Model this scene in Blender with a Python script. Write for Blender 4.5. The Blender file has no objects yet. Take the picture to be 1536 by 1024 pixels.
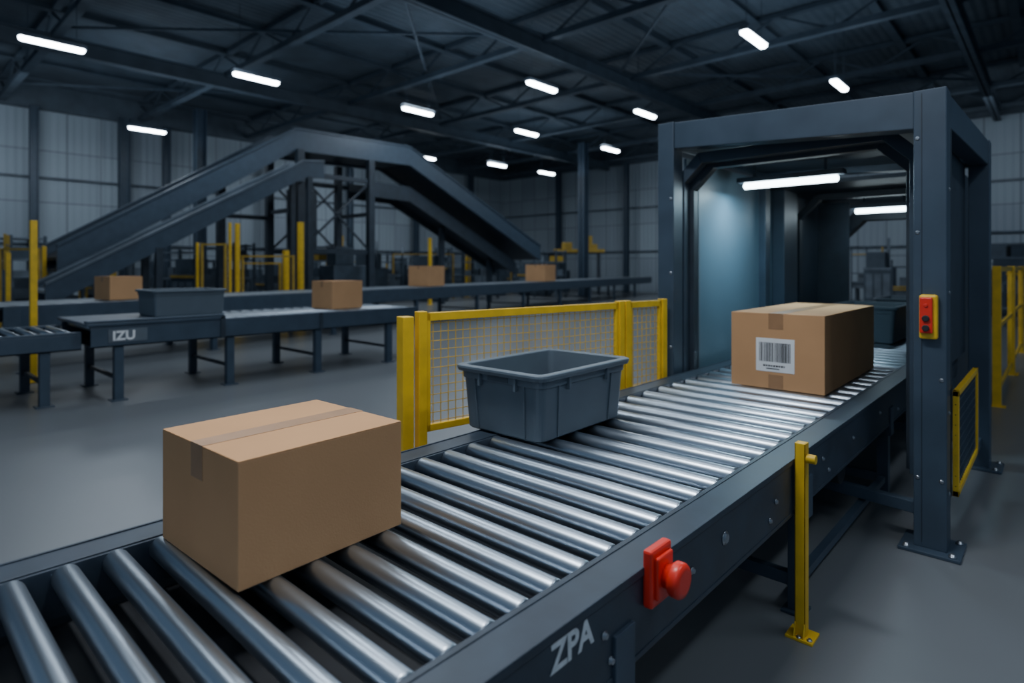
import bpy, math, random
from mathutils import Vector, Matrix
random.seed(11)
S=bpy.context.scene
COL=S.collection
TH=math.radians(42.4); sn,cs=math.sin(TH),math.cos(TH); F=900.0; HC=1.65; HY=400.0
def ray(px):
    a=(px-768)/F
    return (-sn+a*cs, cs+a*sn)
def P(px,py,z):
    d=F*(HC-z)/(py-HY); r=ray(px); return (r[0]*d,r[1]*d)
def PD(px,d):
    r=ray(px); return (r[0]*d,r[1]*d)

# ---------------------------------------------------------------- materials
def mat(name,col,rough=.5,metal=0.,nscale=8.,namt=.15,bump=0.,bscale=60.,emit=None,estr=0.,stretch=None,spec=None,rvar=0.):
    m=bpy.data.materials.new(name); m.use_nodes=True
    nt=m.node_tree; N=nt.nodes; L=nt.links
    b=N['Principled BSDF']
    tc=N.new('ShaderNodeTexCoord'); mp=N.new('ShaderNodeMapping')
    L.new(tc.outputs['Object'],mp.inputs['Vector'])
    if stretch: mp.inputs['Scale'].default_value=stretch
    nz=N.new('ShaderNodeTexNoise'); nz.inputs['Scale'].default_value=nscale; nz.inputs['Detail'].default_value=5
    L.new(mp.outputs['Vector'],nz.inputs['Vector'])
    cr=N.new('ShaderNodeValToRGB')
    lo=[max(0,c*(1-namt)) for c in col]; hi=[min(1,c*(1+namt)) for c in col]
    cr.color_ramp.elements[0].color=(*lo,1); cr.color_ramp.elements[1].color=(*hi,1)
    cr.color_ramp.elements[0].position=.3; cr.color_ramp.elements[1].position=.7
    L.new(nz.outputs['Fac'],cr.inputs['Fac']); L.new(cr.outputs['Color'],b.inputs['Base Color'])
    b.inputs['Roughness'].default_value=rough; b.inputs['Metallic'].default_value=metal
    if spec is not None: b.inputs['Specular IOR Level'].default_value=spec
    if rvar:
        mr=N.new('ShaderNodeMapRange'); mr.inputs['To Min'].default_value=rough-rvar; mr.inputs['To Max'].default_value=rough+rvar
        L.new(nz.outputs['Fac'],mr.inputs['Value']); L.new(mr.outputs['Result'],b.inputs['Roughness'])
    if bump:
        n2=N.new('ShaderNodeTexNoise'); n2.inputs['Scale'].default_value=bscale; n2.inputs['Detail'].default_value=3
        L.new(mp.outputs['Vector'],n2.inputs['Vector'])
        bp=N.new('ShaderNodeBump'); bp.inputs['Strength'].default_value=bump; bp.inputs['Distance'].default_value=.002
        L.new(n2.outputs['Fac'],bp.inputs['Height']); L.new(bp.outputs['Normal'],b.inputs['Normal'])
    if emit:
        b.inputs['Emission Color'].default_value=(*emit,1); b.inputs['Emission Strength'].default_value=estr
    return m
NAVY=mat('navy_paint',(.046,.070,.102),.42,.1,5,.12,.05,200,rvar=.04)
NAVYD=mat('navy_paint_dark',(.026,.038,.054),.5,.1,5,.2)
ROOFM=mat('roof_steel_hazed',(.058,.080,.106),.65,.0,2,.2)  # truss colour lifted toward blue-gray, haze painted in
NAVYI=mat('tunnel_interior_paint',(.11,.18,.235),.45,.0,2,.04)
RAIL=mat('rail_paint',(.030,.044,.064),.42,.1,9,.2,.05,rvar=.05)
STEEL=mat('roller_steel',(.44,.50,.57),.33,1.,2.2,.03,stretch=(.5,2,2))
DARK=mat('black_rubber',(.012,.015,.02),.6,0,10,.2)
CARD=mat('cardboard',(.53,.295,.145),.8,0,3,.06,.2,150,spec=.2)
CARDD=mat('cardboard_edge',(.30,.165,.085),.85,0,10,.1,spec=.2)
TAPE=mat('packing_tape',(.34,.185,.09),.42,0,12,.08)
TOTE=mat('gray_plastic',(.095,.125,.155),.45,0,6,.06,.05,120)
TOTED=mat('dark_gray_plastic',(.05,.068,.088),.45,0,6,.1)
YEL=mat('yellow_paint',(.76,.47,.02),.45,0,9,.12,.06)
YELW=mat('yellow_wire',(.66,.42,.05),.5,0,9,.12)
YELD=mat('muted_yellow_paint',(.42,.27,.03),.55,0,4,.2)  # darker yellow for background rails and machines
RED=mat('red_plastic',(.72,.03,.015),.35,0,9,.08)
WHITE=mat('label_paper',(.78,.8,.82),.6,0,9,.03)
INK=mat('black_ink',(.015,.015,.018),.6,0,9,.05)
LETTER=mat('white_lettering',(.6,.65,.69),.6,0,40,.15)
BOLT=mat('bolt_steel',(.35,.38,.42),.35,.9,20,.15)
LAMP=mat('lamp_tube',(.9,.95,1),.4,0,5,.02,emit=(.82,.92,1.),estr=32)
LAMP2=mat('tunnel_lamp_tube',(.9,.95,1),.4,0,5,.02,emit=(.75,.92,1.),estr=14)
BGD=mat('machine_paint_hazed',(.056,.078,.104),.5,.1,2,.3)  # distant paint lightened bluish so the colour carries haze
BGM=mat('machine_gray',(.12,.15,.185),.5,.1,2,.3)

def stripes(name,c1,c2,scale,axis='Y',rough=.4,metal=.3):
    m=mat(name,c1,rough,metal); nt=m.node_tree;N=nt.nodes;L=nt.links
    w=N.new('ShaderNodeTexWave'); w.bands_direction=axis; w.inputs['Scale'].default_value=scale
    tc=N.new('ShaderNodeTexCoord'); L.new(tc.outputs['Object'],w.inputs['Vector'])
    r=N.new('ShaderNodeValToRGB'); r.color_ramp.elements[0].color=(*c1,1); r.color_ramp.elements[1].color=(*c2,1)
    r.color_ramp.elements[0].position=.4; r.color_ramp.elements[1].position=.6
    L.new(w.outputs['Fac'],r.inputs['Fac']); L.new(r.outputs['Color'],N['Principled BSDF'].inputs['Base Color'])
    return m
SLAT=stripes('slatted_belt',(.08,.10,.12),(.32,.37,.42),1.2)
FLOOR=mat('polished_concrete',(.145,.158,.172),.33,0,.4,.04,.03,30)
def wall_mat(name,axis):
    m=mat(name,(.5,.54,.58),.6,0,.4,.1); nt=m.node_tree;N=nt.nodes;L=nt.links
    tc=N.new('ShaderNodeTexCoord'); sp=N.new('ShaderNodeSeparateXYZ'); cb=N.new('ShaderNodeCombineXYZ')
    L.new(tc.outputs['Object'],sp.inputs[0]); L.new(sp.outputs[axis],cb.inputs[0]); L.new(sp.outputs['Z'],cb.inputs[1])
    br=N.new('ShaderNodeTexBrick'); br.offset=0; br.inputs['Scale'].default_value=1
    br.inputs['Brick Width'].default_value=1.25; br.inputs['Row Height'].default_value=2.2
    br.inputs['Mortar Size'].default_value=.035; br.inputs['Mortar Smooth'].default_value=.5
    br.inputs['Color1'].default_value=(.31,.37,.42,1); br.inputs['Color2'].default_value=(.26,.31,.36,1)
    br.inputs['Mortar'].default_value=(.16,.19,.22,1)
    L.new(cb.outputs[0],br.inputs['Vector']); L.new(br.outputs['Color'],N['Principled BSDF'].inputs['Base Color'])
    w=N.new('ShaderNodeTexWave'); w.inputs['Scale'].default_value=1.1; w.bands_direction='X'
    L.new(cb.outputs[0],w.inputs['Vector'])
    bp=N.new('ShaderNodeBump'); bp.inputs['Strength'].default_value=.5; bp.inputs['Distance'].default_value=.04
    L.new(w.outputs['Fac'],bp.inputs['Height']); L.new(bp.outputs['Normal'],N['Principled BSDF'].inputs['Normal'])
    return m
def ceil_mat():
    m=mat('corrugated_roof_hazed',(.078,.102,.128),.65,.0,1,.25); nt=m.node_tree;N=nt.nodes;L=nt.links  # base raised to a lighter blue-gray, putting haze into the colour
    tc=N.new('ShaderNodeTexCoord'); w=N.new('ShaderNodeTexWave'); w.bands_direction='X'; w.inputs['Scale'].default_value=1.2
    L.new(tc.outputs['Object'],w.inputs['Vector'])
    bp=N.new('ShaderNodeBump'); bp.inputs['Strength'].default_value=.6; bp.inputs['Distance'].default_value=.05
    L.new(w.outputs['Fac'],bp.inputs['Height']); L.new(bp.outputs['Normal'],N['Principled BSDF'].inputs['Normal'])
    return m

# ---------------------------------------------------------------- mesh builder
class B:
    def __init__(s): s.v=[]; s.f=[]; s.m=[]; s.sm=[]
    def hexa(s,p,m=0):
        k=len(s.v); s.v+= [tuple(q) for q in p]
        for f in ((0,3,2,1),(4,5,6,7),(0,1,5,4),(1,2,6,5),(2,3,7,6),(3,0,4,7)):
            s.f.append(tuple(k+i for i in f)); s.m.append(m); s.sm.append(False)
        return s
    def bx(s,x0,x1,y0,y1,z0,z1,m=0):
        return s.hexa([(x0,y0,z0),(x1,y0,z0),(x1,y1,z0),(x0,y1,z0),(x0,y0,z1),(x1,y0,z1),(x1,y1,z1),(x0,y1,z1)],m)
    def beam(s,p,q,w,h,m=0):
        p=Vector(p);q=Vector(q);d=(q-p).normalized()
        up=Vector((0,0,1)) if abs(d.z)<.95 else Vector((0,1,0))
        a=d.cross(up).normalized(); u=a.cross(d).normalized()
        a*=w/2;u*=h/2
        return s.hexa([p-a-u,p+a-u,q+a-u,q-a-u,p-a+u,p+a+u,q+a+u,q-a+u],m)
    def lathe(s,p,q,prof,n=20,m=0):
        p=Vector(p);q=Vector(q);d=(q-p).normalized()
        up=Vector((0,0,1)) if abs(d.z)<.95 else Vector((0,1,0))
        a=d.cross(up).normalized(); u=a.cross(d).normalized(); k=len(s.v)
        for t,r in prof:
            for i in range(n):
                an=2*math.pi*i/n
                s.v.append(tuple(p+d*t+(a*math.cos(an)+u*math.sin(an))*r))
        for j in range(len(prof)-1):
            for i in range(n):
                i2=(i+1)%n
                s.f.append((k+j*n+i,k+(j+1)*n+i,k+(j+1)*n+i2,k+j*n+i2)); s.m.append(m); s.sm.append(True)
        s.f.append(tuple(k+i for i in range(n))); s.m.append(m); s.sm.append(False)
        e=k+(len(prof)-1)*n
        s.f.append(tuple(e+n-1-i for i in range(n))); s.m.append(m); s.sm.append(False)
        return s
    def cyl(s,p,q,r,n=14,m=0):
        L=(Vector(q)-Vector(p)).length
        return s.lathe(p,q,[(0,r),(L,r)],n,m)
    def loft(s,rings,nc=5,m=0,cap=True):
        k=len(s.v); n=4*nc
        for hx,hy,r,z in rings:
            for ci,(sx,sy,a0) in enumerate(((1,1,0),(-1,1,90),(-1,-1,180),(1,-1,270))):
                for j in range(nc):
                    an=math.radians(a0+90*j/(nc-1))
                    s.v.append((sx*(hx-r)+r*math.cos(an), sy*(hy-r)+r*math.sin(an), z))
        for j in range(len(rings)-1):
            for i in range(n):
                i2=(i+1)%n
                s.f.append((k+j*n+i,k+j*n+i2,k+(j+1)*n+i2,k+(j+1)*n+i)); s.m.append(m); s.sm.append(False)
        if cap:
            s.f.append(tuple(k+n-1-i for i in range(n))); s.m.append(m); s.sm.append(False)
            e=k+(len(rings)-1)*n
            s.f.append(tuple(e+i for i in range(n))); s.m.append(m); s.sm.append(False)
        return s
    def obj(s,name,mats,parent=None,bevel=0,org=None,loc=None,rot=0,label=None,cat=None,group=None,kind=None):
        if org is None: org=parent.location if parent is not None else Vector((0,0,0))
        if parent is not None and parent.get('_local'): org=Vector((0,0,0))
        org=Vector(org)
        me=bpy.data.meshes.new(name)
        me.from_pydata([tuple(Vector(v)-org) for v in s.v],[],s.f); 
        if not isinstance(mats,(list,tuple)): mats=[mats]
        for mm in mats: me.materials.append(mm)
        for i,p in enumerate(me.polygons): p.material_index=s.m[i]; p.use_smooth=s.sm[i]
        me.update()
        o=bpy.data.objects.new(name,me); COL.objects.link(o)
        if parent is not None: o.parent=parent
        else: o.location=Vector(loc) if loc is not None else org
        if rot: o.rotation_euler[2]=rot
        if bevel:
            md=o.modifiers.new('bevel','BEVEL'); md.width=bevel; md.segments=2; md.limit_method='ANGLE'; md.angle_limit=math.radians(40)
        if label: o['label']=label
        if cat: o['category']=cat
        if group: o['group']=group
        if kind: o['kind']=kind
        return o
def thing(name,label,cat,loc=(0,0,0),rot=0,group=None,local=False):
    e=bpy.data.objects.new(name,None); COL.objects.link(e); e.empty_display_size=.1
    e.location=loc; e.rotation_euler[2]=rot; e['label']=label; e['category']=cat
    if group: e['group']=group
    if local: e['_local']=1
    return e
def copy_thing(src,loc,rot=None):
    n=src.copy(); COL.objects.link(n); n.location=loc
    if rot is not None: n.rotation_euler[2]=rot
    for c in list(src.children):
        k=c.copy(); COL.objects.link(k); k.parent=n
    return n
def text(parent,name,st,size,loc,rot,m,bold=.0,label=None):
    cu=bpy.data.curves.new(name,'FONT'); cu.body=st; cu.size=size; cu.extrude=.0008; cu.offset=bold
    t=bpy.data.objects.new(name+'_tmp',cu); COL.objects.link(t)
    bpy.context.view_layer.update()
    me=bpy.data.meshes.new_from_object(t.evaluated_get(bpy.context.evaluated_depsgraph_get()))
    bpy.data.objects.remove(t); me.materials.clear(); me.materials.append(m)
    o=bpy.data.objects.new(name,me); COL.objects.link(o); o.parent=parent
    org=Vector((0,0,0)) if parent.get('_local') else parent.location
    o.location=Vector(loc)-org; o.rotation_euler=rot
    if label:o['label']=label
    return o

# ---------------------------------------------------------------- setting
B().bx(-33,12,-12,36,-.2,0).obj('floor',FLOOR,kind='structure')
B().bx(-32.3,-32,-12,34.3,0,9.4).obj('wall_left',wall_mat('wall_panels_a','Y'),kind='structure')
B().bx(-32,12,34,34.3,0,9.4).obj('wall_back',wall_mat('wall_panels_b','X'),kind='structure')
B().bx(-32.3,12,-4,34.3,9.4,9.6).obj('ceiling',ceil_mat(),kind='structure')
b=B()
for z in (2.6,5.4): b.bx(-32,-31.85,-10,33.8,z,z+.08)
b.obj('trim_1',BGD,kind='structure')
b=B()
for z in (2.6,5.4): b.bx(-31.8,11,33.85,34,z,z+.08)
b.obj('trim_2',BGD,kind='structure')
b=B().bx(-32,-31.7,-10,33.7,8.3,9.4); b.obj('trim_3',ROOFM,kind='structure')
b=B().bx(-31.7,11,33.7,34,8.3,9.4); b.obj('trim_4',ROOFM,kind='structure')
OCC=[]
def ibeam(x,y,w,h,name='steel_column'):
    b=B(); b.bx(-w/2,w/2,-w/2,-w/2+.03,0,h); b.bx(-w/2,w/2,w/2-.03,w/2,0,h); b.bx(-.02,.02,-w/2,w/2,0,h); b.bx(-w*.8,w*.8,-w*.8,w*.8,0,.03)
    OCC.append((x,y,.4))
    return b.obj(name,NAVY,loc=(x,y,0),label='dark blue steel I-beam building column',cat='column',group='steel building columns')
for y in (0,5,10,15,20,25,30): ibeam(-31.4,y,.3,8.3)
for x in (-26,-20.5,-15,-9.5,-4,1.5): ibeam(x,33.3,.3,8.3)
for px,d in ((300,26),(187,27.5),(64,27),(875,33)):
    x,y=PD(px,d); ibeam(x,y,.42,8.45)
b=B()
zt,zb=9.3,8.5
b.beam((-32,0,zt),(12,0,zt),.2,.14); b.beam((-32,0,zb),(12,0,zb),.24,.18)
x=-32; k=0
while x<12:
    b.beam((x,0,zb if k%2 else zt),(x+1.6,0,zt if k%2 else zb),.06,.06); x+=1.6;k+=1
tr=b.obj('roof_truss',ROOFM,loc=(0,4,0),label='dark steel roof truss spanning the warehouse hall',cat='truss',group='roof trusses')
for y in (9,14,19,24,29,33):
    t=tr.copy(); COL.objects.link(t); t.location=(0,y,0)
b=B(); b.bx(-.06,.06,-4,34,9.22,9.4); b.bx(-.12,.12,-4,34,9.2,9.23)
pu=b.obj('roof_purlin',ROOFM,loc=(-31,0,0),label='dark steel purlin under the corrugated roof',cat='beam',group='roof purlins')
for i in range(1,15):
    t=pu.copy(); COL.objects.link(t); t.location=(-31+3*i,0,0)
for x in (-22,-11.5,-2):
    b=B(); b.bx(-.14,.14,-4,33.6,8.0,8.04); b.bx(-.14,.14,-4,33.6,8.46,8.5); b.bx(-.02,.02,-4,33.6,8.0,8.5)
    b.obj('roof_girder',ROOFM,loc=(x,0,0),label='dark steel girder running the length of the roof',cat='beam',group='roof girders')
for (a,c) in (((-30,4),(-22,14)),((-22,4),(-12,14)),((-12,9),(-22,19)),((-2,9),(-12,19)),((-12,19),(-2,29)),((-30,24),(-22,14))):
    B().beam((a[0],a[1],8.75),(c[0],c[1],8.75),.07,.07).obj('roof_brace',ROOFM,label='thin diagonal steel roof brace',cat='brace',group='roof braces')
ZL=7.3
def lamp_src(loc):
    t=thing('ceiling_light','linear white LED tube light hanging from the roof','lamp',loc,group='hanging linear lights',local=True)
    B().loft([(.10,.69,.03,.0),(.115,.71,.03,.02),(.115,.71,.03,.09),(.05,.65,.03,.13)]).obj('housing',BGM,t)
    b=B(); b.loft([(.07,.65,.06,-.085),(.105,.68,.08,-.05),(.105,.68,.08,0)],8); b.obj('lamp_tube',LAMP,t)
    for y in (-.5,.5): B().cyl((0,y,.12),(0,y,9.35-ZL),.008,6).obj('hanger',ROOFM,t)
    return t
LP=[(79,66),(385,117),(221,194),(627,166),(637,235),(746,246),(813,129),(790,198),(820,258),(968,170),(916,223),(1131,58),(1259,127)]
src=None
for px,py in LP:
    x,y=P(px,py+2,ZL-.05)
    if y>33: y=32.5
    if src is None: src=lamp_src((x,y,ZL))
    else: copy_thing(src,(x,y,ZL))

# ---------------------------------------------------------------- main roller conveyor
XL,XR=-2.27,-.88; IL,IR=-2.14,-1.01; Y0,Y1=-.62,12.0; ZT=.785
conv=thing('roller_conveyor','long steel roller conveyor with dark blue side rails','conveyor',(-1.575,0,0))
for sgn,xo,xi in ((1,XR,IR),(-1,XL,IL)):
    b=B()
    def sx(a,c): return (min(a,c),max(a,c))
    a,c=sx(xi,xo); b.bx(a,c,Y0,Y1,ZT-.02,ZT)
    a,c=sx(xo-sgn*.018,xo-sgn*.006); b.bx(a,c,Y0,Y1,.545,ZT-.019)
    a,c=sx(xo-sgn*.04,xo-sgn*.003); b.bx(a,c,Y0,Y1,.535,.552)
    a,c=sx(xi-sgn*.012,xi); b.bx(a,c,Y0,Y1,.64,ZT-.001)
    a,c=sx(xo-sgn*.010,xo); b.bx(a,c,Y0,Y1,ZT-.001,ZT+.004)
    a,c=sx(xi,xi+sgn*.012); b.bx(a,c,Y0,Y1,ZT-.001,ZT+.003)
    b.obj('side_rail',RAIL,conv,bevel=.003)
b=B(); x0=IL+.006; rl=(IR-IL)-.012
b.lathe((x0,0,0),(x0+rl,0,0),[(0,.011),(.004,.011),(.0045,.029),(.008,.034),(.014,.0355),(rl-.014,.0355),(rl-.008,.034),(rl-.0045,.029),(rl-.004,.011),(rl,.011)],48)
y=.286-.125*5; r0=None
while y<Y1-.08:
    t=min(1,max(0,(y-.9)/2.6)); pitch=.125+.085*t; r=.0355+.016*t
    if r0 is None: r0=b.obj('roller',STEEL,conv,org=(0,0,0)); o=r0
    else: o=r0.copy(); COL.objects.link(o)
    o.location=(1.575,y,.7895-r); o.scale=(1,r/.0355,r/.0355)
    y+=pitch
B().bx(IL+.005,IR-.005,Y0,Y1,.60,.615).obj('gap_shade_sheet',DARK,conv)  # added dark sheet standing in for the shade between rollers
def bolt(parent,p,d,r=.011,h=.008,name='bolt',m=BOLT):
    p=Vector(p);d=Vector(d)
    return B().lathe(p,p+d,[(0,r*1.5),(h*.35,r*1.5),(h*.36,r),(h,r*.95)],12).obj(name,m,parent)
for i,y in enumerate((-.1,.55,1.33,1.36,1.84,2.10,2.55,2.62,3.3,3.4,3.9,4.6,5.2)):
    bolt(conv,(XR-.006,y,(.60,.66,.68)[i%3]),(1,0,0),.017 if i==5 else .008,.010)
for y in (.0,1.42,3.05,4.95,7.0,9.2,11.4):
    for x in (-.93,-2.22):
        b=B(); b.bx(x-.035,x+.035,y-.035,y+.035,.012,.56); b.bx(x-.06,x+.045,y-.06,y+.06,0,.014)
        b.bx(x-.042,x+.042 if x<-2 else x+.055,y-.05,y+.05,.46,.66)
        b.obj('leg',NAVY,conv,bevel=.003)
    B().bx(-2.19,-.96,y-.025,y+.025,.12,.18).obj('cross_brace',NAVY,conv,bevel=.003)
B().bx(-.93-.02,-.93+.02,3.1,4.9,.13,.17).obj('cross_brace',NAVY,conv)
b=B(); b.cyl((-1.35,4.05,.42),(-.98,4.05,.42),.09,18); b.bx(-1.5,-1.3,3.95,4.15,.3,.55); b.bx(-1.2,-1.05,4.0,4.1,.5,.6)
b.obj('drive_motor',DARK,conv,bevel=.004)
text(conv,'lettering','ZPA',.095,(-.8848,1.105,.690),(math.radians(90),0,math.radians(90)),LETTER,.0025,label='white painted letters ZPA')
es=B(); es.bx(-.886,-.855,1.525,1.645,.672,.838); eo=es.obj('emergency_stop',RED,conv,bevel=.008,label='red emergency stop box with mushroom button')
def sub(bb,name,m,par,bevel=0,root=None):
    o=bb.obj(name,m,None,org=root.location,bevel=bevel); o.parent=par; o.location=(0,0,0); return o
sub(B().bx(-.856,-.842,1.54,1.63,.695,.818),'button_plate',RED,eo,.006,conv)
sub(B().lathe((-.845,1.587,.755),(0,1.587,.755),[(0,.034),(.022,.034),(.023,.044),(.031,.050),(.050,.050),(.058,.045),(.061,.032)],28),'push_button',RED,eo,0,conv)

# ---------------------------------------------------------------- cardboard boxes
def cbox(w,l,h,loc,rot,label,group=None,tape_front=.09,withlabel=False,tw=.07):
    t=thing('cardboard_box',label,'box',loc,rot,group,local=True)
    b=B(); b.bx(-w/2,w/2,-l/2,l/2,0,h-.004)
    g=.0015
    b.bx(-w/2,-g,-l/2,l/2,h-.004,h); b.bx(g,w/2,-l/2,l/2,h-.004,h)
    b.obj('body',[CARD,CARDD],t,bevel=.003)
    e=.0012
    b=B(); b.bx(-tw/2,tw/2,-l/2-e,l/2+e,h,h+e)
    b.bx(-tw/2,tw/2,-l/2-e,-l/2,h-tape_front,h); b.bx(-tw/2,tw/2,l/2,l/2+e,h-tape_front,h)
    if withlabel: b.bx(-tw/2,tw/2,-l/2-e,-l/2,0,.1)
    b.obj('packing_tape',TAPE,t)
    return t
BG1='cardboard boxes on the conveyors'
cbox(.505,.55,.345,(-1.865,.945,.7905),math.radians(2.5),'brown cardboard box sealed with tape on the rollers',BG1,.1,tw=.078)
bxw,bxl,bxh=.63,1.5,.53
b2=cbox(bxw,bxl,bxh,(-1.48,4.36+bxl/2,.7905),math.radians(0.5),'brown cardboard box with white barcode label entering the tunnel',BG1,.11,True,.1)
lb=B(); lx0,lx1,lz0,lz1=-.135,.125,.12,.355; yf=-bxl/2-.0025
lb.bx(lx0,lx1,yf,yf+.001,lz0,lz1)
lab=lb.obj('barcode_label',WHITE,b2,label='white shipping label with black barcode')
lb=B(); x=lx0+.022
rr=random.Random(3)
while x<lx1-.025:
    w=rr.choice([.002,.003,.005,.007]); lb.bx(x,x+w,yf-.001,yf,lz0+.07,lz1-.03); x+=w+rr.choice([.002,.003,.005])
x=lx0+.05
while x<lx1-.06:
    w=rr.choice([.006,.01,.014]); lb.bx(x,x+w,yf-.001,yf,lz0+.035,lz0+.048); x+=w+.005
lb.bx(lx0+.07,lx0+.16,yf-.001,yf,lz0+.018,lz0+.025)
br=lb.obj('barcode',INK,None,org=(0,0,0)); br.parent=lab; br.location=(0,0,0)

# ---------------------------------------------------------------- totes
def tote(w,l,h,loc,rot,label,m,group='plastic totes on the conveyors',ribs=False,tap=.90):
    t=thing('plastic_tote',label,'bin',loc,rot,group,local=True)
    tx,ty=w/2-.03,l/2-.03; bx_,by_=tx*tap,ty*(tap+.02)
    def at(k,o=0): return (bx_+(tx-bx_)*k+o, by_+(ty-by_)*k+o)
    b=B()
    rings=[]
    for k,o,r in ((0,-.012,.03),(.03,0,.04),(.80,0,.045),(.80,.008,.05),(.91,.008,.05),(.91,.028,.06),(.96,.032,.06),(.99,.030,.06),(1,.024,.056),(1,-.010,.04),(.985,-.016,.036),(.05,-.016,.03)):
        hx,hy=at(k,o); rings.append((hx,hy,r,k*h))
    b.loft(rings,6)
    b.obj('body',m,t,bevel=.0015)
    if ribs:
        for sgn in (-1,1):
            for f in (-.62,.62):
                p=at(.04,.002);q=at(.80,.003)
                B().beam((sgn*p[0],f*p[1],.04*h),(sgn*q[0],f*q[1],.80*h),.010,.012).obj('rib',m,t)
                B().beam((f*p[0],sgn*p[1],.04*h),(f*q[0],sgn*q[1],.80*h),.010,.012).obj('rib',m,t)
            for f in (-.45,.45):
                q=at(.8,.002); e=.022
                B().bx(min(sgn*q[0],sgn*(q[0]+e)),max(sgn*q[0],sgn*(q[0]+e)),f*q[1]-.007,f*q[1]+.007,.72*h,.93*h).obj('rib',m,t)
                B().bx(f*q[0]-.007,f*q[0]+.007,min(sgn*q[1],sgn*(q[1]+e)),max(sgn*q[1],sgn*(q[1]+e)),.72*h,.93*h).obj('rib',m,t)
    for sgn in (-1,1):
        q=at(.84,.008)
        B().bx(-.07,.07,min(sgn*q[1],sgn*(q[1]+.004)),max(sgn*q[1],sgn*(q[1]+.004)),.82*h,.90*h).obj('handle',TOTED if ribs else m,t,bevel=.0015)
    return t
tote(.61,.84,.34,(-2.11,2.59,.7905),math.radians(1.0),'open gray plastic tote resting on the rollers',TOTE,ribs=True,tap=.92)
tote(.72,1.1,.42,(-1.66,8.2,.7905),0,'gray plastic tote inside the tunnel',TOTE)
tote(.72,1.0,.42,(-1.60,10.2,.7905),0,'gray plastic tote beyond the tunnel',TOTE)

# ---------------------------------------------------------------- yellow fence
def fence(origin,segs,z0,z1,label,rot=0,grid=.06,pw=.06,wire=.0035,midrail=None,group='yellow safety fences',mesh=True,fw=.036):
    t=thing('safety_fence',label,'fence',origin,rot,group,local=True)
    for ya,yb in segs:
        for y in (ya,yb):
            B().bx(-pw/2,pw/2,y-pw/2,y+pw/2,0,z1+.01).obj('post',YEL,t,bevel=.004)
            B().bx(-pw,pw,y-pw*.7,y+pw*.7,0,.012).obj('foot_plate',YEL,t)
        b=B(); i0,i1=ya+pw/2,yb-pw/2
        b.bx(-.016,.016,i0,i1,z1-fw*1.2,z1); b.bx(-.016,.016,i0,i1,z0,z0+fw)
        b.bx(-.016,.016,i0,i0+fw*.7,z0,z1); b.bx(-.016,.016,i1-fw*.7,i1,z0,z1)
        for mz in (midrail or ()): b.bx(-.016,.016,i0,i1,mz,mz+fw)
        b.obj('panel_frame',YEL,t,bevel=.003)
        if not mesh: continue
        b=B(); y=i0+grid
        while y<i1: b.bx(-wire,wire,y-wire,y+wire,z0,z1-.01); y+=grid
        z=z0+grid
        while z<z1-.02: b.bx(-wire*.8,wire*.8,i0,i1,z-wire,z+wire); z+=grid
        b.obj('wire_mesh',YELW,t)
    return t
fr=-math.radians(9.4)
fence((-2.72,2.1,0),[(.09,1.78),(1.85,2.285)],.70,1.385,'yellow wire mesh safety fence beside the conveyor',rot=fr,pw=.055,grid=.052,wire=.0022,fw=.04)
B().bx(-.04,.04,-.035,.035,0,1.37).bx(-.07,.07,-.07,.04,0,.012).obj('fence_post',YEL,None,bevel=.004,loc=(-2.722,2.09,0),rot=fr,label='thick yellow steel fence end post',cat='post')
fence((-.55,9.1,0),[(0,2.8),(3.0,6.0)],.15,1.65,'yellow steel post and rail fence along the aisle',pw=.085,midrail=(.9,),mesh=False,fw=.05)

# yellow stand post
ys=thing('sensor_post','yellow steel post on a foot plate beside the conveyor','post',(-.853,2.85,0))
b=B(); x,y=-.853,2.85; hw=.0225
b.bx(x-hw,x+hw,y-.02,y-.014,.01,.865); b.bx(x-hw,x-hw+.006,y-.02,y+.03,.01,.865); b.bx(x+hw-.006,x+hw,y-.02,y+.03,.01,.865)
b.bx(x-hw+.006,x+hw-.006,y-.014,y+.03,.845,.865)
b.obj('column',YEL,ys,bevel=.002)
b=B(); b.bx(x-.055,x+.06,y-.05,y+.06,0,.012)
for q in (x-hw,x+hw-.006):
    b.hexa([(q,y-.045,.012),(q+.006,y-.045,.012),(q+.006,y-.02,.012),(q,y-.02,.012),(q,y-.025,.07),(q+.006,y-.025,.07),(q+.006,y-.02,.07),(q,y-.02,.07)])
b.obj('foot_plate',YEL,ys,bevel=.002)
B().cyl((x+hw,y,.80),(x+.062,y,.80),.02,14).obj('knob',YEL,ys,bevel=.002)
bolt(ys,(x+.043,y-.03,.012),(0,0,1),.008); bolt(ys,(x-.0,y-.035,.012),(0,0,1),.008)

# ---------------------------------------------------------------- scanning tunnel
G=thing('scanning_tunnel','dark blue steel scanning tunnel straddling the roller conveyor','machine',(-1.5,5.3,0))
posts=[(-.635,-.475,4.19,4.35,2.68),(-2.44,-2.30,4.45,4.61,2.82),(-.56,-.42,6.2,6.36,2.68),(-2.44,-2.30,6.5,6.64,2.82)]
for x0,x1,y0,y1,h in posts:
    b=B(); b.bx(x0,x1,y0,y1,.018,h)
    b.obj('post',NAVY,G,bevel=.006)
    cx,cy=(x0+x1)/2,(y0+y1)/2
    if x1<-2: b=B().bx(cx-.14,cx+.065,cy-.09,cy+.14,0,.02)
    else: b=B().bx(cx-.15,cx+.15,cy-.15,cy+.15,0,.02)
    b.obj('foot_plate',NAVY,G,bevel=.004)
    if x1>-2:
        for ddx,ddy in ((-.11,-.12),(.11,-.12),(.12,.11)): bolt(G,(cx+ddx,cy+ddy,.02),(0,0,1),.013,.02)
B().bx(-.597,-.593,4.187,4.191,.05,2.66).obj('panel_seam',NAVYD,G)
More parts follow.
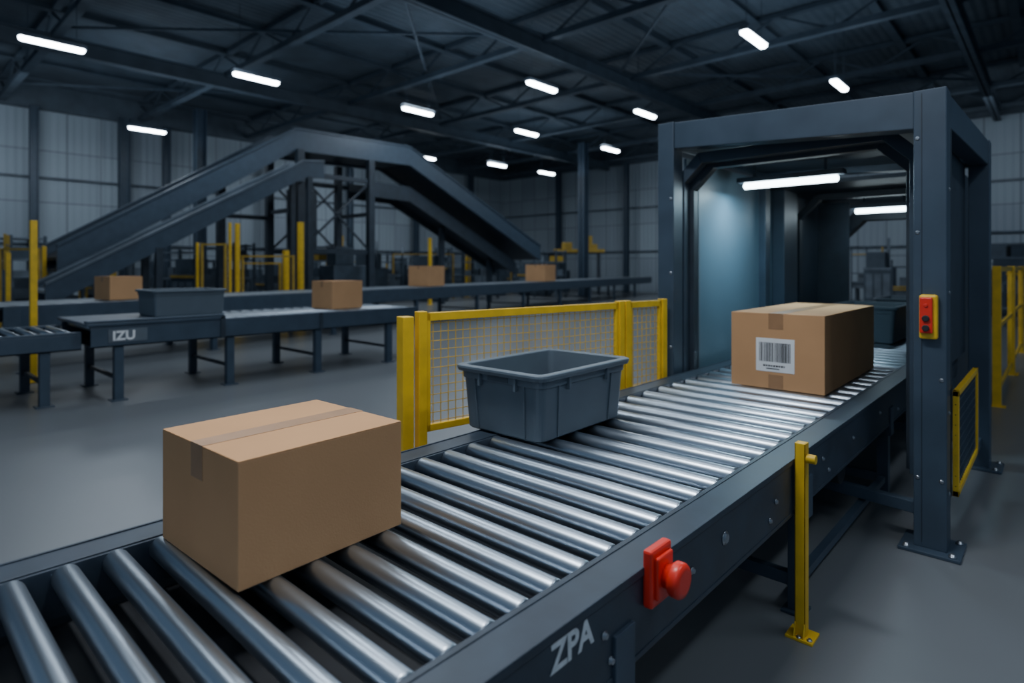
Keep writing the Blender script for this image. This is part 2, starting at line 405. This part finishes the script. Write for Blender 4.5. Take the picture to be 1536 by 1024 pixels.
for z in (.42,1.85,2.4): bolt(G,(-.615 if z>.4 else -.5,4.19,z),(0,-1,0),.008,.005)
for z in (.42,1.0,): bolt(G,(-.50,4.19,z),(0,-1,0),.008,.005)
for z in (.33,.8,1.5,2.1): bolt(G,(-.475,4.29,z),(1,0,0),.009,.006)
for z in (2.2,1.6,1.0): bolt(G,(-2.325,4.45,z),(0,-1,0),.009,.006)
b=B(); b.hexa([(-2.30,4.46,2.605),(-.635,4.20,2.46),(-.635,4.34,2.46),(-2.30,4.60,2.605),(-2.30,4.46,2.815),(-.635,4.20,2.678),(-.635,4.34,2.678),(-2.30,4.60,2.815)]); b.obj('front_beam',NAVY,G,bevel=.006)
b=B(); b.hexa([(-.60,4.35,2.48),(-.485,4.35,2.48),(-.43,6.2,2.48),(-.55,6.2,2.48),(-.60,4.35,2.678),(-.485,4.35,2.678),(-.43,6.2,2.678),(-.55,6.2,2.678)]); b.obj('side_beam',NAVY,G,bevel=.006)
b=B(); b.bx(-2.43,-2.31,4.61,6.5,2.60,2.815); b.obj('side_beam',NAVY,G,bevel=.006)
b=B(); b.hexa([(-2.30,6.51,2.595),(-.56,6.22,2.48),(-.56,6.35,2.48),(-2.30,6.63,2.595),(-2.30,6.51,2.805),(-.56,6.22,2.678),(-.56,6.35,2.678),(-2.30,6.63,2.805)]); b.obj('rear_beam',NAVY,G,bevel=.006)
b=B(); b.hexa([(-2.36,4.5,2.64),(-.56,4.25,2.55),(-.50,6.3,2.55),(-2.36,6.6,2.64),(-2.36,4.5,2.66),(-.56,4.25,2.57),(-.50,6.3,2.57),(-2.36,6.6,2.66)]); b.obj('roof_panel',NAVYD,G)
b=B(); b.beam((-2.30,4.53,.22),(-.635,4.27,.22),.06,.07); b.obj('base_beam',NAVY,G,bevel=.003)
b=B(); b.beam((-.55,4.35,.22),(-.50,6.2,.22),.06,.07); b.obj('base_beam',NAVY,G,bevel=.003)
b=B(); b.beam((-2.3,6.57,.22),(-.56,6.28,.22),.06,.07); b.obj('base_beam',NAVY,G,bevel=.003)
def octa(y0,y1,xl,xr,zb,zt,t,ch,name,m):
    b=B()
    out=[(xl,zb),(xl,zt-ch),(xl+ch,zt),(xr-ch,zt),(xr,zt-ch),(xr,zb)]
    k=.42*t
    inn=[(xl+t,zb),(xl+t,zt-ch-k),(xl+ch+k,zt-t),(xr-ch-k,zt-t),(xr-t,zt-ch-k),(xr-t,zb)]
    for i in range(5):
        a,c2,d,e=out[i],out[i+1],inn[i+1],inn[i]
        b.hexa([(a[0],y0,a[1]),(e[0],y0,e[1]),(e[0],y1,e[1]),(a[0],y1,a[1]),(c2[0],y0,c2[1]),(d[0],y0,d[1]),(d[0],y1,d[1]),(c2[0],y1,c2[1])])
    return b.obj(name,m,G,bevel=.004)
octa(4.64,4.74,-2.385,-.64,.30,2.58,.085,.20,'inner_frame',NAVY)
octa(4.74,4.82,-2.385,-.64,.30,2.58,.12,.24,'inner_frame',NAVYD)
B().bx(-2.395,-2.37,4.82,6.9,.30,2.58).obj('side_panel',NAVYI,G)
B().bx(-2.37,-2.345,5.0,5.03,.32,2.38).obj('panel_seam',BGM,G)
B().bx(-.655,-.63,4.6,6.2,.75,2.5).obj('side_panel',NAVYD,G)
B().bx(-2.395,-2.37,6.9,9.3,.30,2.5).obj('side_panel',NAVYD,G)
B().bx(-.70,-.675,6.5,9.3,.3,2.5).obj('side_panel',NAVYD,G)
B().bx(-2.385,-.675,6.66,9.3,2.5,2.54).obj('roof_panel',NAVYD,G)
B().bx(-2.37,-2.24,6.9,7.35,.3,2.5).obj('upright',NAVY,G,bevel=.006)
octa(7.6,7.7,-2.36,-.70,.30,2.5,.07,.26,'inner_frame',NAVYD)
octa(8.95,9.2,-2.36,-.70,.30,2.42,.16,.38,'inner_frame',NAVYD)
B().bx(-2.37,-2.0,8.6,8.64,.3,2.48).obj('rear_panel',NAVYD,G)
for x in (-2.33,-.73):
    for y in (7.05,9.1): B().bx(x-.04,x+.04,y-.05,y+.05,0,.32).obj('leg',NAVY,G)
def tube(xa,xb,y,z,r=.022):
    B().bx(xa-.05,xb+.05,y-.05,y+.05,z+.03,z+.075).obj('lamp_housing',BGM,G,bevel=.004)
    B().lathe((xa,y,z),(xb,y,z),[(0,r*.6),(.01,r),(xb-xa-.01,r),(xb-xa,r*.6)],14).obj('lamp_tube',LAMP2,G)
    for x in (xa+.1,xb-.1): B().bx(x-.01,x+.01,y-.01,y+.01,z+.07,2.58 if y<7 else 2.5).obj('lamp_bracket',BGM,G)
tube(-2.18,-1.38,5.6,2.40,.030)
tube(-1.86,-1.25,8.3,2.33,.03)
b=B(); gx=-.452
y0,y1,z0,z1=4.36,5.50,.30,.92
b.bx(gx-.015,gx+.015,y0,y1,z0,z0+.034).bx(gx-.015,gx+.015,y0,y1,z1-.034,z1).bx(gx-.015,gx+.015,y0,y0+.04,z0,z1).bx(gx-.015,gx+.015,y1-.04,y1,z0,z1)
b.obj('guard_frame',YEL,G,bevel=.003,label='yellow guard frame')
b=B(); y=y0+.06
while y<y1: b.bx(gx-.003,gx+.003,y-.003,y+.003,z0,z1); y+=.06
z=z0+.06
while z<z1: b.bx(gx-.003,gx+.003,y0,y1,z-.003,z+.003); z+=.06
b.obj('guard_mesh',NAVY,G)
B().bx(-.60,-.58,4.35,6.2,.95,2.49).obj('side_panel',NAVYD,G)
B().bx(-.52,-.48,4.42,4.45,.28,2.48).obj('upright',NAVYD,G,bevel=.004)
sb=B().bx(-.602,-.513,4.145,4.19,1.235,1.49); sbo=sb.obj('control_switch',YEL,G,bevel=.012,label='red and yellow control switch box')
sub(B().bx(-.597,-.535,4.125,4.147,1.27,1.475),'switch_cover',RED,sbo,.006,G)
sub(B().lathe((-.566,4.125,1.355),(-.566,4,1.355),[(0,.018),(.012,.018),(.014,.014)],16),'push_button',INK,sbo,0,G)
sub(B().lathe((-.566,4.125,1.300),(-.566,4,1.300),[(0,.018),(.012,.018),(.014,.014)],16),'push_button',INK,sbo,0,G)
sub(B().lathe((-.566,4.125,1.43),(-.566,4,1.43),[(0,.010),(.006,.010),(.007,.008)],12),'indicator',RED,sbo,0,G)

# ---------------------------------------------------------------- background conveyors
def bgconv(label,loc,rot,length,width,zt,legsp,pitch=None,side=.22,belt=SLAT,rr=.035):
    t=thing('roller_conveyor',label,'conveyor',loc,rot,local=True)
    for s_ in (0,1):
        x=0 if s_ else -width
        b=B(); xa,xb=(x-.08,x) if s_ else (x,x+.08)
        b.bx(xa,xb,0,length,zt-.03,zt); xw=(x-.02,x) if s_ else (x,x+.02)
        b.bx(xw[0],xw[1],0,length,zt-side,zt-.03); b.bx(xa,xb,0,length,zt-side,zt-side+.02)
        b.obj('side_rail',NAVY,t,bevel=.004)
    if pitch:
        w=width-.16
        b=B().lathe((-width+.08,0,0),(-.08,0,0),[(0,rr*.8),(.01,rr),(w-.01,rr),(w,rr*.8)],14)
        r0=b.obj('roller',STEEL,t); n=int(length/pitch)
        r0.location=(0,pitch/2,zt-rr+.004)
        for i in range(1,min(n,99)):
            r=r0.copy(); COL.objects.link(r); r.location=(0,pitch/2+pitch*i,zt-rr+.004)
        B().bx(-width+.03,-.03,0,length,zt-side+.02,zt-side+.03).obj('gap_shade_sheet',DARK,t)  # same dark sheet, added as shade below these rollers
    else:
        B().bx(-width+.08,-.08,0,length,zt-.05,zt-.008).obj('belt',belt,t)
    y=.3
    while y<length:
        for x in (-.07,-width+.07):
            B().bx(x-.05,x+.05,y-.05,y+.05,0.01,zt-side+.01).bx(x-.09,x+.09,y-.09,y+.09,0,.015).obj('leg',NAVY,t,bevel=.005)
        B().bx(-width+.1,-.1,y-.02,y+.02,.25,.29).obj('cross_brace',NAVYD,t)
        y+=legsp
    return t
c1=bgconv('steel roller conveyor with dark rails across the hall',(-8.75,-.9,0),0,2.75,1.35,.86,2.1,.16,rr=.04)
c2=bgconv('dark conveyor section carrying a tote and a carton',(-8.55,1.9,0),0,4.95,1.5,.93,1.35,.18,side=.26,rr=.045)
B().bx(.0,.006,.18,.60,.725,.885).obj('sign_plate',BGM,c2,label='gray plate on the side rail')
text(c2,'lettering','IZU',.155,(.007,.22,.752),(math.radians(90),0,math.radians(90)),WHITE,.005,label='pale letters on the side rail')
B().bx(-1.5,.02,-.05,1.55,.93,.97).bx(-.1,.02,-.05,1.55,.97,1.0).obj('transfer_deck',NAVY,c2,bevel=.01)
B().bx(-.01,.02,1.5,1.56,.67,.98).bx(-.01,.02,3.0,3.05,.67,.935).obj('joint_plate',NAVYD,c2)
tote(.80,.98,.36,(-9.30,3.16,.972),0,'gray plastic tote on the far conveyor',TOTE,tap=.95)
cbox(.56,.64,.47,(-9.35,5.70,.935),math.radians(6),'small brown cardboard box on the far conveyor',BG1,.1)
rc=math.atan2(6.2,30.5)
c3=bgconv('long dark belt conveyor crossing the warehouse hall',(-11.7,1.5,0),rc,31,1.7,1.05,3.1,None,side=.35)
c4=bgconv('dark roller conveyor behind the crossing line',(-11.5,-3.4,0),0,4.6,1.6,1.05,1.6,.16,side=.3)
def onC(px,z,off):
    r=ray(px); k=r[0]/r[1]; Y=(-11.7+.305-off)/(k+.2033); return (k*Y,Y)
for px,w,h in ((178,.50,.42),(640,.75,.62),(811,.9,.68)):
    x,y=onC(px,1.05,.8); cbox(w,w*1.15,h,(x,y,1.055),rc+.05,'brown cardboard box riding the long belt conveyor',BG1,.1)

# ---------------------------------------------------------------- incline bridge
def sweep(b,pts,h,x0,x1,m=0):
    for (ya,za),(yb,zb) in zip(pts,pts[1:]):
        b.hexa([(x0,ya,za-h),(x1,ya,za-h),(x1,yb,zb-h),(x0,yb,zb-h),(x0,ya,za),(x1,ya,za),(x1,yb,zb),(x0,yb,zb)],m)
br=thing('incline_conveyor','large dark blue conveyor bridge rising and descending on a tower','conveyor',(-20,12,0))
prof=[(3.5,2.2),(10.0,6.3),(14.8,6.40),(22.3,2.95),(22.9,2.7)]
HB=.72
for xa,xb in ((-19.1,-19.0),(-21.0,-20.9)):
    b=B(); sweep(b,prof,HB,xa,xb)
    b.obj('side_panel',NAVY,br)
    b=B(); sweep(b,[(y,z+.03) for y,z in prof],.06,xa-.04,xb+.04)
    sweep(b,[(y,z-HB+.04) for y,z in prof],.06,xa-.04,xb+.04)
    b.obj('panel_edge',NAVY,br)
b=B(); sweep(b,[(y,z-.3) for y,z in prof],.08,-20.9,-19.1); b.obj('belt',DARK,br)
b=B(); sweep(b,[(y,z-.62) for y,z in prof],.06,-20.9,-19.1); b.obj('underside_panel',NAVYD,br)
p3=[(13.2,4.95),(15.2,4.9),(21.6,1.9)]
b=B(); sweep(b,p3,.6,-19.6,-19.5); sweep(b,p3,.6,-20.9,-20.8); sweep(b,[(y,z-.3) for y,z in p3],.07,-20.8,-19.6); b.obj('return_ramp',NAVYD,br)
tys=(8.4,10.1,11.5,12.9,14.4)
for x in (-18.9,-21.1):
    for y in tys:
        if x>-20 and y in (8.4,11.5,14.4): continue
        ztp=5.6 if y>=10 else 4.4
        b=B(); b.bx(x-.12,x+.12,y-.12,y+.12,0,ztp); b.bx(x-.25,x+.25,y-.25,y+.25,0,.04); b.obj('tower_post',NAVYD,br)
b=B()
for x,ye in ((-18.9,12.9),(-21.1,14.4)):
    for z in (2.2,4.8): b.beam((x,10.1,z),(x,ye,z),.1,.16)
    b.beam((x,10.1,2.2),(x,12.9,4.8),.05,.07); b.beam((x,12.9,2.2),(x,10.1,4.8),.05,.07)
b.beam((-21.1,8.4,3.4),(-21.1,10.1,3.4),.1,.14)
for y in (10.1,12.9): b.beam((-18.9,y,3.6),(-21.1,y,3.6),.1,.14)
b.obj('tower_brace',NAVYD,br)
for y,zt_ in ((4.8,2.2),(17.5,3.4),(20.5,2.0)):
    B().bx(-20.3,-20.1,y-.1,y+.1,0,zt_).obj('tower_post',NAVYD,br)
B().bx(-20.4,-19.9,10.4,11.3,2.3,4.4).obj('control_cabinet',NAVYD,br)
B().bx(-20.6,-19.6,11.8,13.6,.05,1.7).bx(-20.4,-19.8,12.0,12.8,1.7,2.4).obj('drive_housing',BGD,br,bevel=.02)
fe=thing('incline_conveyor','narrow dark blue incline conveyor feeding the bridge tower','conveyor',(-18,6,0))
p2=[(3.0,1.25),(9.5,4.98),(10.2,5.05)]
for xa,xb in ((-17.6,-17.5),(-18.7,-18.6)):
    b=B(); sweep(b,p2,.55,xa,xb); b.obj('side_panel',NAVY,fe)
    b=B(); sweep(b,[(y,z+.03) for y,z in p2],.06,xa-.03,xb+.03); b.obj('panel_edge',BGM,fe)
b=B(); sweep(b,[(y,z-.15) for y,z in p2],.08,-18.6,-17.6); b.obj('belt',SLAT,fe)
for y,zt_ in ((3.2,.9),(5.4,2.15),(9.7,4.5)):
    for x in (-17.55,-18.65): B().bx(x-.08,x+.08,y-.08,y+.08,0,zt_).obj('support_leg',NAVYD,fe)

# ---------------------------------------------------------------- yellow posts & rails
def ypost(px,d,h,w=.14,label='tall yellow steel guard post'):
    x,y=PD(px,d); OCC.append((x,y,.2))
    b=B(); b.bx(-w/2,w/2,-w/2,w/2,.02,h); b.bx(-w*.9,w*.9,-w*.9,w*.9,0,.03)
    return b.obj('guard_post',YEL,None,loc=(x,y,0),org=(0,0,0),bevel=.01,label=label,cat='post',group='yellow guard posts')
ypost(50,8.55,2.31,.085)
ypost(66,16,2.2,.10); ypost(345,16.3,2.85,.07); ypost(356,16.6,2.85,.11); ypost(451,17.5,2.95,.14); ypost(429,18.3,2.15,.15)
ypost(296,16.2,2.3,.07); ypost(645,26,2.9,.12); ypost(12,15,2.0,.10); ypost(512,30,3.2,.14); ypost(700,33,2.2,.12)
for pa,pb,d,z in ((303,338,16.1,2.25),(364,420,17.6,1.75),(364,440,17.2,1.95),(0,58,15.4,2.1),(480,560,29,2.4),(590,680,31,2.3)):
    xa,ya=PD(pa,d); xb,yb=PD(pb,d)
    b=B(); b.beam((xa,ya,z),(xb,yb,z),.04,.05)
    for q in (0,1): b.bx(xa+(xb-xa)*q-.03,xa+(xb-xa)*q+.03,ya+(yb-ya)*q-.03,ya+(yb-ya)*q+.03,0,z+.03)
    b.obj('guard_rail',YELD,None,org=((xa+xb)/2,(ya+yb)/2,0),label='yellow steel guard rail between machines',cat='railing',group='yellow guard rails')
    for q in (.1,.35,.65,.9): OCC.append((xa+(xb-xa)*q,ya+(yb-ya)*q,.3))
def gantry(px,d):
    x,y=PD(px,d); OCC.append((x,y,1.7))
    t=thing('yellow_machine','yellow framed transfer machine on dark legs','machine',(x,y,0),math.radians(40),local=True)
    for sx_ in (-1,1):
        for sy_ in (-.4,.4): B().bx(sx_*1.2-.06,sx_*1.2+.06,sy_-.06,sy_+.06,0,2.5).obj('leg',NAVYD,t)
    B().bx(-1.5,1.5,-.5,.5,2.5,2.7).obj('deck',YELD,t,bevel=.02)
    B().bx(-1.0,-.4,-.4,.4,2.7,3.1).obj('motor_cover',YELD,t,bevel=.03)
    B().bx(.5,1.1,-.3,.3,2.7,3.0).bx(.6,.8,-.2,.2,3.0,3.5).obj('gearbox',YELD,t,bevel=.02)
gantry(868,36)

# ---------------------------------------------------------------- background machinery
def machine(px,d,kind,right=False):
    r=random; w=r.uniform(1.0,1.9); dp=r.uniform(.7,1.0); h=r.uniform(1.8,2.9); rad=math.hypot(w,dp)/2+.08
    for tr_ in range(80):
        x,y=PD(px,d)
        ok=y<32.6-rad and x>-30.9+rad and not(-21.4-rad<x<-17.3+rad and 1<y<25) and all(math.hypot(x-a,y-c)>rad+q for a,c,q in OCC)
        xl=-11.7-.2033*(y-1.5)
        if not right and x>xl-1.95-rad: ok=False
        if ok: break
        d=r.uniform(17,44); 
    else: return
    OCC.append((x,y,rad))
    b=B(); rot=r.choice([0,.2,-.2,.1])
    if kind==0:
        for sx_ in (-1,1):
            for sy_ in (-1,1): b.bx(sx_*w/2-.04,sx_*w/2+.04,sy_*dp/2-.04,sy_*dp/2+.04,0,h)
        for z in (.5,1.2,1.9,h-.1):
            if z<h: b.bx(-w/2,w/2,-dp/2,dp/2,z-.03,z+.03,1)
        for z in (.53,1.23,1.93):
            if z+.5<h:
                for q in (-.3,0,.3):
                    if r.random()<.7: b.bx(q*w-.17*w*.7,q*w+.17*w*.7,-dp/2.4,dp/2.4,z,z+r.uniform(.2,.42),r.choice([1,1,0,0,0,2]))
        return b.obj('storage_rack',[BGD,BGM,YELD],None,loc=(x,y,0),rot=rot,label='dark steel storage rack with gray bins',cat='rack',group='storage racks in the hall')
    if kind==1:
        b.bx(-w/2,w/2,-dp/2,dp/2,.1,h*.6); b.bx(-w/2+.1,w/2-.3,-dp/2+.1,dp/2-.1,h*.6,h*.85,0)
        for q in (-.3,0,.3): b.bx(q*w-.12*w,q*w+.12*w,-dp/2-.02,-dp/2,.3,h*.5,1)
        b.bx(-w/2,w/2,-dp/2-.03,-dp/2,h*.56,h*.6,r.choice([1,2])); b.bx(-w/2+.05,w/2-.05,-dp/2+.05,dp/2-.05,0,.1)
        b.cyl((w*.3,0,h*.6),(w*.3,0,h+.2),.05,8,1)
        return b.obj('sorting_machine',[BGD,BGM,YELD],None,loc=(x,y,0),rot=rot,label='dark cabinet-like sorting machine with raised housing',cat='machine',group='sorting machines in the hall')
    for q in (-1,0,1):
        b.bx(q*w/2-.03,q*w/2+.03,-.03,.03,0,h*.95,2 if r.random()<.4 else 0)
    for z in (.9,h*.5,h*.83): b.bx(-w/2,w/2,-.025,.025,z-.025,z+.025,r.choice([0,0,2]))
    b.bx(-w/2,w/2,.1,dp*.8,.65,.95,1); b.bx(-w/2+.1,-w/2+.2,.2,dp*.7,0,.65); b.bx(w/2-.2,w/2-.1,.2,dp*.7,0,.65)
    for q in (-.3,.2): b.bx(q*w,q*w+.3,.2,dp*.7,.95,1.3,r.choice([0,1]))
    return b.obj('work_station',[BGD,BGM,YELD],None,loc=(x,y,0),rot=rot,label='dark packing work station with posts and bench',cat='workstation',group='work stations in the hall')
k=0
for px in list(range(-30,300,20))+list(range(300,780,15))+list(range(770,1000,11)):
    d=random.uniform(22,27) if px<300 else random.uniform(26,40)
    machine(px,d,k%3); k+=1
for px,d in ((1320,26),(1300,28),(1500,22),(1520,20),(1365,28),(1490,26),(1530,27)):
    machine(px,d,k%3,True); k+=1

# ---------------------------------------------------------------- lights
LC=(.78,.89,1)
def area(loc,sx_,sy_,e,col=LC,tgt=None):
    l=bpy.data.lights.new('lamp','AREA'); l.shape='RECTANGLE'; l.size=sx_; l.size_y=sy_; l.energy=e; l.color=col
    o=bpy.data.objects.new('area_light',l); COL.objects.link(o); o.location=loc
    if tgt is not None: o.rotation_euler=(Vector(tgt)-Vector(loc)).to_track_quat('-Z','Y').to_euler()
    return o
area((-4.5,.6,6.8),7,.5,115)  # three added strips without fixtures, placed for highlights along the rollers
area((-4.5,4.2,6.8),7,.5,95)
area((-4.5,8.0,6.8),7,.5,50)
area((-1.7,1.3,5.0),1.4,.3,125,col=(.95,.97,1))  # added overhead light that brightens the near box top
area((1.5,-1.5,5.0),3,2,40,tgt=(-1.5,2,.8))  # camera-side fill, added out of view
area((2.5,4,6.5),.4,4,120)
for x in (-9,-16,-24):
    for y in (6,14,23): area((x,y,7.6),3,3,150)  # added grid brightening the hall background, no fixtures modelled
area((-26,3,6.5),3,3,110,tgt=(-32,4,4.5))  # this and the next three: added lights aimed to brighten the walls
area((-26,18,6.5),3,3,90,tgt=(-32,18,4.5))
area((-14,28,6.5),3,3,95,tgt=(-14,34,4.5))
area((-2,28,6.5),3,3,70,tgt=(-2,34,4.5))
for x,y in ((-24,8),(-14,12),(-6,18),(-20,24)): area((x,y,6.6),6,6,70,col=(.60,.79,1),tgt=(x,y,9))  # added uplights with no fixture, lifting the dark ceiling
area((-1.8,5.6,2.36),.8,.06,22,(.55,.85,1))
area((-1.55,8.3,2.28),.6,.06,3,(.62,.86,1))
w=bpy.data.worlds.new('world'); S.world=w; w.use_nodes=True
w.node_tree.nodes['Background'].inputs[0].default_value=(.22,.36,.54,1); w.node_tree.nodes['Background'].inputs[1].default_value=.40

cam=bpy.data.cameras.new('camera'); co=bpy.data.objects.new('camera',cam); COL.objects.link(co)
co.location=(0,0,HC); co.rotation_euler=(math.radians(90),0,TH)
cam.lens=F/1536*36; cam.sensor_width=36; cam.shift_y=-112/1536; cam.clip_start=.02; cam.clip_end=200
cam.dof.use_dof=True; cam.dof.focus_distance=2.4; cam.dof.aperture_fstop=1.5
S.camera=co
for o in bpy.data.objects:
    if '_local' in o: del o['_local']
